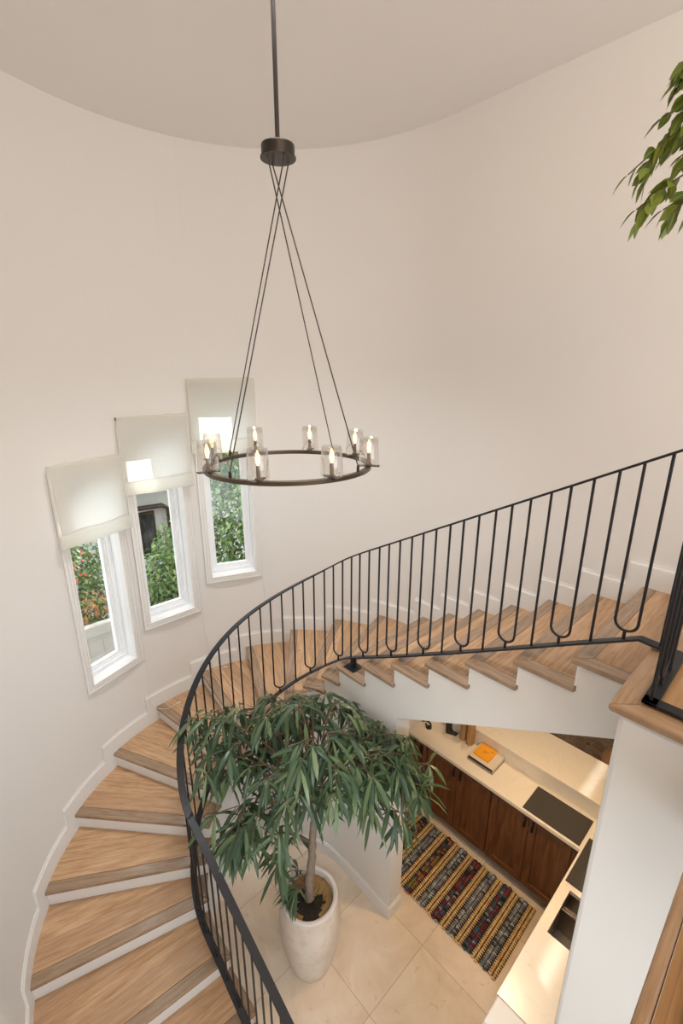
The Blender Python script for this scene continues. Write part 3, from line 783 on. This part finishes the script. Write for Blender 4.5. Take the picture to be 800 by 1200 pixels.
# bar stool beyond the ledge
B = thing('bar_stool', (1.575, 2.90, 0), 'tan leather bar stool standing beyond the raised bar ledge', 'stool')
m = MB(); m.lathe([(.001, 0), (.17, 0), (.19, .012), (.195, .04), (.18, .07), (.12, .082), (.001, .086)], (1.575, 2.90, .70), 28); m.build('seat', M['leather'], B)
for i in range(4):
    a = PI / 4 + PI / 2 * i
    m = MB(); m.tube([(1.575 + .13 * math.cos(a), 2.90 + .13 * math.sin(a), .705), (1.575 + .2 * math.cos(a), 2.90 + .2 * math.sin(a), .0)], .014, 8); m.build('leg', M['brownpaint'], B)
m = MB(); m.tube([(1.575 + .185 * math.cos(2 * PI * i / 24), 2.90 + .185 * math.sin(2 * PI * i / 24), .25) for i in range(24)], .008, 8, closed=True); m.build('foot_ring', M['brownpaint'], B)

# ------------------------------------------------------------------ rug
RUG = [('rug_jute', (.72, .47, .20)), ('rug_jute_pale', (.82, .58, .29)), ('rug_black', (.03, .025, .022)), ('rug_grey', (.34, .33, .32)), ('rug_blue_grey', (.22, .245, .28)),
       ('rug_charcoal', (.09, .09, .095)), ('rug_red', (.32, .05, .045)), ('rug_orange', (.46, .17, .04)), ('rug_teal', (.04, .15, .15)), ('rug_maroon', (.17, .035, .045)), ('rug_olive', (.25, .22, .05)), ('rug_pale', (.52, .52, .52)), ('rug_blue', (.08, .12, .22))]
rm = [plain(n_, c, .95, 0, .25, 90) for n_, c in RUG]
m = MB(); m.box(.005, 1.425, .885, 1.562, .001, .008, mi=2)
pit = .0372; nc = 38; x = 1.43 - pit / 2; seq = 0
pal_grey = [3, 4, 11, 3, 5, 4]; pal_multi = [[12, 6, 5, 8, 9, 3, 12, 9, 2], [6, 9, 5, 9, 2, 12, 3, 6], [7, 9, 10, 12, 9, 2, 5, 10, 7], [9, 10, 6, 5, 7, 2, 9, 2]]
rr_ = random.Random(3)
for i in range(nc):
    blk = i // 2; typ = 'j' if blk % 2 == 0 else ('g' if (blk // 2) % 2 == 0 else 'm'); mp = pal_multi[(blk // 4) % 4]
    y = .875 + rr_.uniform(-.008, .008); yend = 1.568 + rr_.uniform(-.004, .004); cur = rr_.choice(mp)
    bl = .0205
    while y < yend - bl * .5:
        if typ == 'j': mi = 0 if rr_.random() < .6 else 1
        elif typ == 'g': mi = rr_.choice(pal_grey)
        else:
            if rr_.random() < .9: cur = rr_.choice(mp)
            mi = cur
        cx = x + rr_.uniform(-.001, .001); n_ = 7; rings = []
        for (t, s_) in ((0, .45), (.25, .95), (.65, 1.0), (1, .35)):
            w_ = pit * (.43 if typ == 'j' else .47) * s_; sk = (t - .5) * .008 * (1 if i % 2 else -1)
            rings.append([(cx + w_ * math.cos(PI * q / (n_ - 1)), y + t * (bl - .0045) + sk * math.cos(PI * q / (n_ - 1)), .007 + .017 * s_ * math.sin(PI * q / (n_ - 1))) for q in range(n_)])
        V = [p for g in rings for p in g]; F = [(a * n_ + q, (a + 1) * n_ + q, (a + 1) * n_ + q + 1, a * n_ + q + 1) for a in range(3) for q in range(n_ - 1)]
        m.add(V, F, None, mi, True)
        y += bl
    x -= pit
m.build('woven_rug', rm, label='striped jute and rag woven rug on the tiles in front of the walnut cabinets', cat='rug')

# ------------------------------------------------------------------ plants
def leaf(m, base, d, L, W, droop, roll, rv, fold=.25, rows=((0, 0), (.28, .85), (.58, 1.0), (.84, .55), (1, 0)), mi=0):
    d = Vector(d).normalized(); up = Vector((0, 0, 1)); side = d.cross(up)
    side = side.normalized() if side.length > .05 else Vector((1, 0, 0))
    nv = side.cross(d).normalized()
    side2 = side * math.cos(roll) + nv * math.sin(roll); nv2 = nv * math.cos(roll) - side * math.sin(roll)
    V = []; UV = []; F = []; idx = []
    p = Vector(base); prev = 0; dd = d.copy()
    for (t, w) in rows:
        dd = (d + Vector((0, 0, -droop * t * 1.5))).normalized(); p = p + dd * (t - prev) * L; prev = t
        if w == 0: V.append(tuple(p)); UV.append((rv, .5)); idx.append((len(V) - 1,))
        else:
            hw = W * w / 2; a = p + side2 * hw + nv2 * hw * fold; b = p - side2 * hw + nv2 * hw * fold
            V += [tuple(a), tuple(p), tuple(b)]; UV += [(rv, 0), (rv, .5), (rv, 1)]; idx.append((len(V) - 3, len(V) - 2, len(V) - 1))
    for a, b in zip(idx, idx[1:]):
        if len(a) == 1: F += [(a[0], b[1], b[0]), (a[0], b[2], b[1])]
        elif len(b) == 1: F += [(a[0], a[1], b[0]), (a[1], a[2], b[0])]
        else: F += [(a[0], a[1], b[1], b[0]), (a[1], a[2], b[2], b[1])]
    m.add(V, F, UV, mi, True)

def bez(p0, p1, p2, n):
    p0, p1, p2 = Vector(p0), Vector(p1), Vector(p2)
    return [p0 * (1 - t) ** 2 + p1 * 2 * t * (1 - t) + p2 * t * t for t in [i / n for i in range(n + 1)]]

PX, PY = .388, -.050
pl_ = thing('potted_ficus', (PX, PY, 0), 'tall long-leaved ficus tree in a pale stone planter on the floor inside the stair curve', 'potted tree')
prof = [(.001, .0), (.128, .0), (.143, .012), (.178, .13), (.209, .28), (.226, .42), (.227, .53), (.218, .63), (.208, .705), (.206, .715)]
m = MB(); m.lathe(prof, (PX, PY, 0), 48, caps=(False, False)); m.build('planter', M['pot'], pl_)
m = MB(); m.lathe([(.206, .712), (.209, .724), (.202, .731), (.179, .731), (.174, .724), (.171, .57)], (PX, PY, 0), 48); m.build('planter_rim', M['pot_rim'], pl_)
m = MB(); n_ = 36; V = [(PX, PY, .675)]; F = []
g_ = random.Random(5)
for j in range(1, 8):
    for q in range(n_):
        a = 2 * PI * q / n_; r_ = .172 * j / 7; V.append((PX + r_ * math.cos(a), PY + r_ * math.sin(a), .672 + g_.uniform(-.008, .008) - .012 * (1 - j / 7) + (.012 if j > 4 else 0)))
MI = []
for q in range(n_): F.append((0, 1 + q, 1 + (q + 1) % n_)); MI.append(1)
for j in range(6):
    for q in range(n_):
        F.append((1 + j * n_ + q, 1 + (j + 1) * n_ + q, 1 + (j + 1) * n_ + (q + 1) % n_, 1 + j * n_ + (q + 1) % n_))
        MI.append(0 if j > 2.4 + 1.7 * math.sin(2 * PI * q / n_ + 2.6) + 1.0 * math.sin(5 * PI * q / n_) + g_.uniform(-.7, .7) else 1)
m.add(V, F, None, MI, False); m.build('soil', [M['moss'], M['soil_dark']], pl_)
trunk_top = Vector((.40, .01, 1.60))
tp = [(.375, -.045, .66), (.372, -.035, .82), (.386, -.02, 1.02), (.378, -.005, 1.20), (.388, .01, 1.40), (.382, .02, 1.58)]
m = MB(); sm = []
Q = [Vector(p) for p in tp]
for j in range(len(Q) - 1):
    for q in range(4): sm.append(lerp(Q[j], Q[j + 1], q / 4) + Vector((g_.uniform(-.004, .004), g_.uniform(-.004, .004), 0)))
sm.append(Q[-1]); m.tube(sm, [.036 - .016 * i / (len(sm) - 1) + g_.uniform(-.002, .002) for i in range(len(sm))], 10)
m.build('trunk', M['bark'], pl_)
br_m = MB(); lf = MB(); g_ = random.Random(21)
tips = []
cen = Vector((.39, .01, 0))
def ficus_leaves(ln, n_leaf, tip):
    for q in range(n_leaf):
        t = (q + .5) / n_leaf * (len(ln) - 1); i = min(int(t), len(ln) - 2); p = lerp(ln[i], ln[i + 1], t - i); d = (ln[i + 1] - ln[i]).normalized()
        a = g_.uniform(0, 2 * PI)
        dd = d * .45 + Vector((math.cos(a), math.sin(a), 0)) * .8 + Vector((0, 0, g_.uniform(-.75, .25)))
        leaf(lf, p, dd, g_.uniform(.16, .27), g_.uniform(.024, .039), g_.uniform(.45, 1.35), g_.uniform(-.7, .7), g_.random() ** 1.5)
    p = ln[-1]; d = (ln[-1] - ln[-2]).normalized(); a0 = g_.uniform(0, 6)
    for q in range(tip):
        a = a0 + 2 * PI * q / tip + g_.uniform(-.3, .3)
        leaf(lf, p, d * .4 + Vector((math.cos(a), math.sin(a), g_.uniform(-.5, .35))), g_.uniform(.15, .26), g_.uniform(.021, .034), g_.uniform(.5, 1.5), g_.uniform(-.7, .7), min(1, g_.random() * .8 + .15))
def crown_branch(start, az, reach, ztip, rise, n_leaf, twigs=3, tip=7):
    br_m = MB()
    e = Vector((math.cos(az), math.sin(az), 0)); end = cen + e * reach; end.z = ztip
    mid = start + e * reach * .40; mid.z = max(start.z, ztip) + rise
    P_ = bez(start, mid, end, 10); br_m.tube([tuple(p) for p in P_], [.010 - .0075 * i / 10 for i in range(11)], 6)
    lines = [P_[5:]]
    for t in range(twigs):
        i0 = g_.randint(4, 9); b0 = P_[i0]; a2 = az + g_.choice((-1, 1)) * g_.uniform(.3, 1.3); L = g_.uniform(.12, .26)
        e2 = Vector((math.cos(a2), math.sin(a2), 0)); P2 = bez(b0, b0 + e2 * L * .55 + Vector((0, 0, .06)), b0 + e2 * L + Vector((0, 0, g_.uniform(-.10, .06))), 6)
        br_m.tube([tuple(p) for p in P2], [.004 - .0025 * i / 6 for i in range(7)], 5); lines.append(P2[2:])
    br_m.build('branch', M['twig'], pl_)
    for ln in lines: ficus_leaves(ln, n_leaf, tip)
SPEC = [(47, .56, 1.98), (38, .72, 1.84), (52, .80, 1.74), (60, .64, 1.66), (25, .56, 2.02), (72, .62, 1.90), (80, .72, 1.78), (12, .42, 2.08), (44, .42, 1.80), (30, .60, 1.72),
        (95, .46, 2.00), (112, .36, 2.12), (128, .48, 1.96), (140, .30, 2.20), (155, .46, 2.05), (170, .38, 2.12), (185, .52, 1.96), (198, .66, 2.02), (206, .92, 2.02), (213, .84, 1.92), (196, .86, 1.98), (219, .76, 1.80),
        (224, .60, 1.72), (236, .66, 1.56), (246, .52, 1.60), (232, .42, 1.90), (255, .42, 1.72), (250, .60, 1.46),
        (285, .26, 2.06), (320, .22, 2.22), (345, .34, 2.14), (268, .36, 1.96), (0, .20, 2.26), (180, .15, 2.26)]
for (dg, reach, zt_) in SPEC:
    st = Vector(sm[-1 - g_.randint(0, 3)])
    crown_branch(st, math.radians(dg) + g_.uniform(-.06, .06), reach, zt_ + g_.uniform(-.04, .04), .05 + .12 * reach, 4, 3)
for (dg, reach, zt_) in ((222, .30, 1.22), (238, .38, 1.30), (205, .22, 1.10)):        # low sprays hanging beside the trunk
    crown_branch(Vector(sm[11]), math.radians(dg), reach, zt_, .10, 3, 1, 5)
for q in range(9):                                                                        # shoots at the foot of the trunk
    a = math.radians(g_.uniform(190, 285)); f0 = Vector((.375, -.045, .70)); b0 = Vector((PX + .10 * math.cos(a), PY + .10 * math.sin(a), .80 + g_.uniform(-.02, .10))); br_m = MB()
    br_m.tube([tuple(f0), tuple(lerp(f0, b0, .5) + Vector((0, 0, .05))), tuple(b0)], .003, 5); br_m.build('shoot', M['twig'], pl_)
    for k in range(5): leaf(lf, b0, Vector((math.cos(a + g_.uniform(-1.2, 1.2)), math.sin(a + g_.uniform(-1.2, 1.2)), g_.uniform(-.3, .6))), g_.uniform(.12, .24), g_.uniform(.015, .026), g_.uniform(.9, 1.9), g_.uniform(-.5, .5), g_.random())
lf.build('foliage', M['leaf_long'], pl_)

# weeping fig standing on the landing; only the tips of its branches reach into view
T = thing('landing_fig_tree', (2.75, .75, ZL), 'leafy fig tree on the landing, its green branch tips hanging in from the upper right', 'potted tree')
m = MB(); m.lathe([(.001, 0), (.15, 0), (.19, .3), (.2, .34), (.185, .34), (.17, .3), (.001, .29)], (2.75, .75, ZL + .001), 32); m.build('planter', M['pot'], T)
m = MB(); m.tube([(2.75, .75, ZL + .28), (2.73, .74, ZL + .8), (2.76, .72, ZL + 1.3), (2.72, .70, ZL + 1.9)], [.025, .022, .018, .012], 10); m.build('trunk', M['bark'], T)
br2 = MB(); lf2 = MB(); g_ = random.Random(9)
orow = ((0, 0), (.18, .75), (.45, 1.0), (.75, .62), (1, 0))
def fig_branch(a, b, c, nl, tw):
    br2 = MB()
    P_ = bez(a, b, c, 10); br2.tube([tuple(p) for p in P_], [.008 - .006 * i / 10 for i in range(11)], 6); lines = [P_[6:]]
    for t in range(tw):
        i0 = g_.randint(6, 9); b0 = P_[i0]; d = (P_[min(i0 + 1, 10)] - P_[i0 - 1]).normalized(); sd = Vector((-d.y, d.x, 0)) * g_.choice((-1, 1)) + Vector((0, 0, g_.uniform(-.6, .4)))
        L = g_.uniform(.06, .14); P2 = bez(b0, b0 + (d + sd * .6) * L * .5, b0 + (d + sd * .5) * L + Vector((0, 0, -.05)), 5)
        br2.tube([tuple(p) for p in P2], .0018, 5); lines.append(P2)
    br2.build('branch', M['twig'], T)
    for ln in lines:
        for q in range(nl):
            t = (q + .5) / nl * (len(ln) - 1); i = min(int(t), len(ln) - 2); p = lerp(ln[i], ln[i + 1], t - i); d = (ln[i + 1] - ln[i]).normalized()
            sd = Vector((-d.y, d.x, g_.uniform(-.5, .5))) * (1 if q % 2 else -1)
            leaf(lf2, p, d * .6 + sd * g_.uniform(.4, 1) + Vector((0, 0, g_.uniform(-.5, .25))), g_.uniform(.050, .078), g_.uniform(.026, .038), .35, g_.uniform(-1.5, 1.5), g_.random(), .18, orow)
        leaf(lf2, ln[-1], (ln[-1] - ln[-2]), .065, .028, .5, 0, g_.random(), .18, orow)
t0 = Vector((2.72, .70, ZL + 1.75))
for b_, c_, nl_, tw_ in (((2.15, .48, 5.46), (1.665, .35, 4.99), 9, 7), ((2.15, .46, 5.40), (1.74, .35, 5.12), 9, 7), ((2.15, .45, 5.24), (1.71, .34, 4.88), 9, 6),
                        ((2.2, .5, 5.50), (1.78, .36, 5.24), 9, 7), ((2.2, .42, 5.14), (1.79, .33, 4.86), 9, 5), ((2.2, .5, 5.34), (1.80, .40, 5.06), 9, 7), ((2.2, .55, 5.52), (1.83, .42, 5.26), 9, 6)):
    fig_branch(t0, b_, c_, nl_, tw_)
fig_branch(t0, (2.9, 1.0, 5.5), (3.2, 1.3, 5.1), 8, 4); fig_branch(t0, (2.9, .4, 5.5), (3.2, .2, 5.1), 8, 4); fig_branch(t0, (2.7, 1.0, 5.5), (2.5, 1.3, 5.1), 8, 4)
lf2.build('foliage', M['leaf_fig'], T)

# ------------------------------------------------------------------ garden outside the windows
m = MB(); m.box(-14, -1.95, -6, 10, -.12, -.02); m.build('ground_garden', M['earth'], kind='structure')
F_ = thing('garden_fence', (-3.0, -1.0, 0), 'white vinyl garden fence outside the lowest window', 'fence')
m = MB(); m.box(-3.02, -2.98, -3.5, .15, -.01, 1.50)
for i in range(24): m.box(-2.979, -2.975, -3.5 + .15 * i, -3.5 + .15 * i + .145, .0, 1.44)
m.build('panel', M['vinyl'], F_)
m = MB(); m.box(-3.045, -2.955, -3.5, .15, 1.50, 1.63); m.build('top_rail', M['vinyl'], F_, bevel=.004)
for y in (-3.4, -1.6, .10):
    m = MB(); m.box(-3.10, -3.046, y - .06, y + .06, -.01, 1.70); m.build('post', M['vinyl'], F_, bevel=.005)
def bush(name, blobs, n, mat, label, cat, L=(.05, .10), W=.55, seed=1, extra=(), trunk=None):
    B = thing(name, (blobs[0][0], blobs[0][1], 0), label, cat); g = random.Random(seed); m = MB()
    tot = sum(b[3] * b[4] * b[5] for b in blobs)
    for (x, y, z, rx, ry, rz) in blobs:
        for q in range(int(n * rx * ry * rz / tot)):
            while True:
                v = Vector((g.uniform(-1, 1), g.uniform(-1, 1), g.uniform(-1, 1)))
                if v.length < 1 and v.length > .25: break
            p = Vector((x + v.x * rx, y + v.y * ry, max(.02, z + v.z * rz)))
            l_ = g.uniform(*L)
            leaf(m, p, Vector((v.x + g.uniform(-.7, .7), v.y + g.uniform(-.7, .7), g.uniform(-.6, .4))), l_, l_ * W, .5, g.uniform(-.8, .8), g.random(), .2, ((0, 0), (.4, 1), (1, 0)))
    m.build('foliage', mat, B)
    for (nm, mt, pts, s) in extra:
        m2 = MB()
        for (x, y, z, r, c) in pts:
            for q in range(c):
                v = Vector((g.uniform(-1, 1), g.uniform(-1, 1), g.uniform(-1, 1))); p = Vector((x, y, z)) + v * r
                leaf(m2, p, v + Vector((.3, 0, .1)), s, s * .6, .3, g.uniform(-.8, .8), g.random(), .2, ((0, 0), (.4, 1), (1, 0)))
        m2.build(nm, mt, B)
    m3 = MB()
    for (x, y, z, rx, ry, rz) in blobs:
        m3.tube([(x, y, -.02), (x + .03, y, z * .5), (x, y + .02, z)], [.03, .022, .008], 7)
    m3.build('stem', M['twig'], B)
    return B
bush('flowering_shrub', [(-3.75, -.75, 1.3, .5, .75, 1.35), (-3.8, .1, 1.3, .5, .5, 1.1), (-4.3, -.5, 2.0, .5, .8, 1.0)], 7500, M['leaf_garden'], 'green shrub with red flowers behind the white fence outside the lowest window', 'shrub',
     seed=4, extra=[('flowers', M['petal'], [(-3.22, -.42, 2.22, .06, 9), (-3.25, -.36, 2.36, .04, 3)], .05), ('dry_leaves', M['leaf_dry'], [(-3.2, -.42, 1.72, .09, 30), (-3.2, -.30, 1.80, .11, 40), (-3.2, -.20, 1.76, .1, 24)], .07)])
bush('climbing_bush', [(-3.3, .62, 1.35, .4, .45, 1.0), (-3.7, .95, 1.6, .4, .4, .9), (-4.6, 1.65, 2.2, .3, .35, 1.0)], 6500, M['leaf_garden'], 'leafy climbing bush in front of the white house outside the middle window', 'shrub', seed=5)
bush('garden_tree', [(-3.4, 1.9, 1.9, .8, .8, 1.3), (-4.1, 2.3, 3.6, .9, 1.0, 1.2), (-4.3, 1.75, 3.9, .6, .5, .9), (-3.2, 2.7, 2.3, .8, .9, 1.5)], 21000, M['leaf_garden'], 'dense green tree outside the highest window', 'tree', L=(.06, .11), seed=6)
bush('far_hedge', [(-5.2, -2.5, 1.4, .8, 1.6, 1.6)], 1800, M['leaf_dark'], 'dark hedge far behind the white garden fence', 'hedge', L=(.08, .14), seed=8)
H_ = thing('neighbour_house', (-6.5, 2.0, 0), 'white stucco house with a brown window and terracotta roof outside the middle window', 'house')
m = MB(); m.box(-9.5, -6.0, -.6, 5.5, -.05, 2.62); m.build('wall', M['stucco'], H_)
m = MB()
for i in range(38):
    y = -.9 + i * .175
    m.tube([(-5.55, y, 2.62), (-7.75, y, 3.55)], .085, 8)
m.hex([(-5.62, -1.0, 2.55), (-5.62, 5.8, 2.55), (-9.9, 5.8, 2.55), (-9.9, -1.0, 2.55), (-5.62, -1.0, 2.63), (-5.62, 5.8, 2.63), (-7.75, 5.8, 3.5), (-7.75, -1.0, 3.5)][0:4] + [(-5.62, -1.0, 2.60), (-5.62, 5.8, 2.60), (-7.75, 5.8, 3.52), (-7.75, -1.0, 3.52)])
m.build('roof', M['roof'], H_)
m = MB(); m.box(-6.02, -5.96, .95, 1.50, 1.10, 1.95); wf = m.build('window', M['brownpaint'], H_, bevel=.01)
m = MB(); m.box(-5.958, -5.95, 1.0, 1.21, 1.16, 1.89); m.box(-5.958, -5.95, 1.24, 1.45, 1.16, 1.89); m.build('pane', M['darkglass'], wf)
m = MB(); m.tube([(-5.62, .85, 2.5), (-5.62, .85, 2.25), (-5.68, .95, 2.12), (-5.85, 1.6, 2.05), (-5.93, 1.75, 1.95), (-5.93, 1.75, .02)], .045, 10); m.build('downpipe', M['brownpaint'], H_)
m = MB(); m.box(-5.60, -5.50, -1.0, 5.8, 2.47, 2.58); m.build('gutter', M['brownpaint'], H_)

# ------------------------------------------------------------------ light
def area(name, loc, size, power, col, target=None, shape='DISK', spread=None):
    L = bpy.data.lights.new(name, 'AREA'); L.shape = shape; L.size = size; L.energy = power; L.color = col
    if spread: L.spread = spread
    o = bpy.data.objects.new(name, L); C.objects.link(o); o.location = loc
    if target: o.rotation_euler = (Vector(target) - Vector(loc)).to_track_quat('-Z', 'Y').to_euler()
    return o
area('added_hall_fill', (3.2, -1.0, 6.0), 1.6, 46, (1, .70, .44), (-1.5, -.6, 4.6))  # added warm fill out of view, tints the upper left wall
area('added_cool_fill', (4.7, -1.5, 1.9), 1.4, 4, (.78, .89, 1), (1.6, .2, 1.3))  # added cool fill with no window behind it, aimed at the landing wall
area('added_drum_fill', (2.25, -1.25, 2.76), .5, 6, (.93, .97, 1), (.15, .35, .5), spread=2.1)  # added fill, unseen, brightens the drum wall behind the ficus
area('added_stairwell_fill', (.1, .1, 6.08), .6, 20, (.97, .98, 1), (-.1, 0, 0), spread=1.5)  # added downward fill, lifts the floor, treads and lower walls
for i, p in enumerate(((.55, 2.15, 2.86), (1.35, 2.15, 2.86), (2.1, 1.2, 2.82), (1.42, 1.1, 2.36))):
    area('kitchen_downlight', p, .09, (3.6, 3.6, 3.6, 8.5)[i], (1, .70, .40), (p[0], p[1] - (.35 if i < 2 else 0), 0), spread=2.4)
s = bpy.data.lights.new('sun', 'SUN'); s.energy = 5.0; s.angle = .01; s.color = (1, .95, .86)
so = bpy.data.objects.new('sun', s); C.objects.link(so)
az, el = math.radians(140), math.radians(24)
so.rotation_euler = (-Vector((math.cos(az) * math.cos(el), math.sin(az) * math.cos(el), math.sin(el)))).to_track_quat('-Z', 'Y').to_euler(); so.location = (-6, 6, 8)
w = bpy.data.worlds.new('sky'); bpy.context.scene.world = w; w.use_nodes = True
bg = w.node_tree.nodes['Background']; bg.inputs[0].default_value = (.90, .955, 1.0, 1); bg.inputs[1].default_value = 2.5

# ------------------------------------------------------------------ camera
cam = bpy.data.cameras.new('camera'); co = bpy.data.objects.new('camera', cam); C.objects.link(co)
Fv = Vector((-.6987043, .6539171, -.2901805)).normalized(); Rv = Vector((.6833190, .7301200, 0)).normalized(); Uv = Rv.cross(Fv)
co.matrix_world = Matrix(((Rv.x, Uv.x, -Fv.x, 2.30784), (Rv.y, Uv.y, -Fv.y, -1.52710), (Rv.z, Uv.z, -Fv.z, 4.37540), (0, 0, 0, 1)))
cam.sensor_fit = 'VERTICAL'; cam.sensor_height = 36; cam.lens = 36 * 539.7405 / 1200; cam.clip_start = .01
sc = bpy.context.scene; sc.camera = co
sc.view_settings.view_transform = 'Standard'; sc.view_settings.look = 'None'; sc.view_settings.gamma = 1; sc.view_settings.use_curve_mapping = False
sc.view_settings.exposure = 0.14
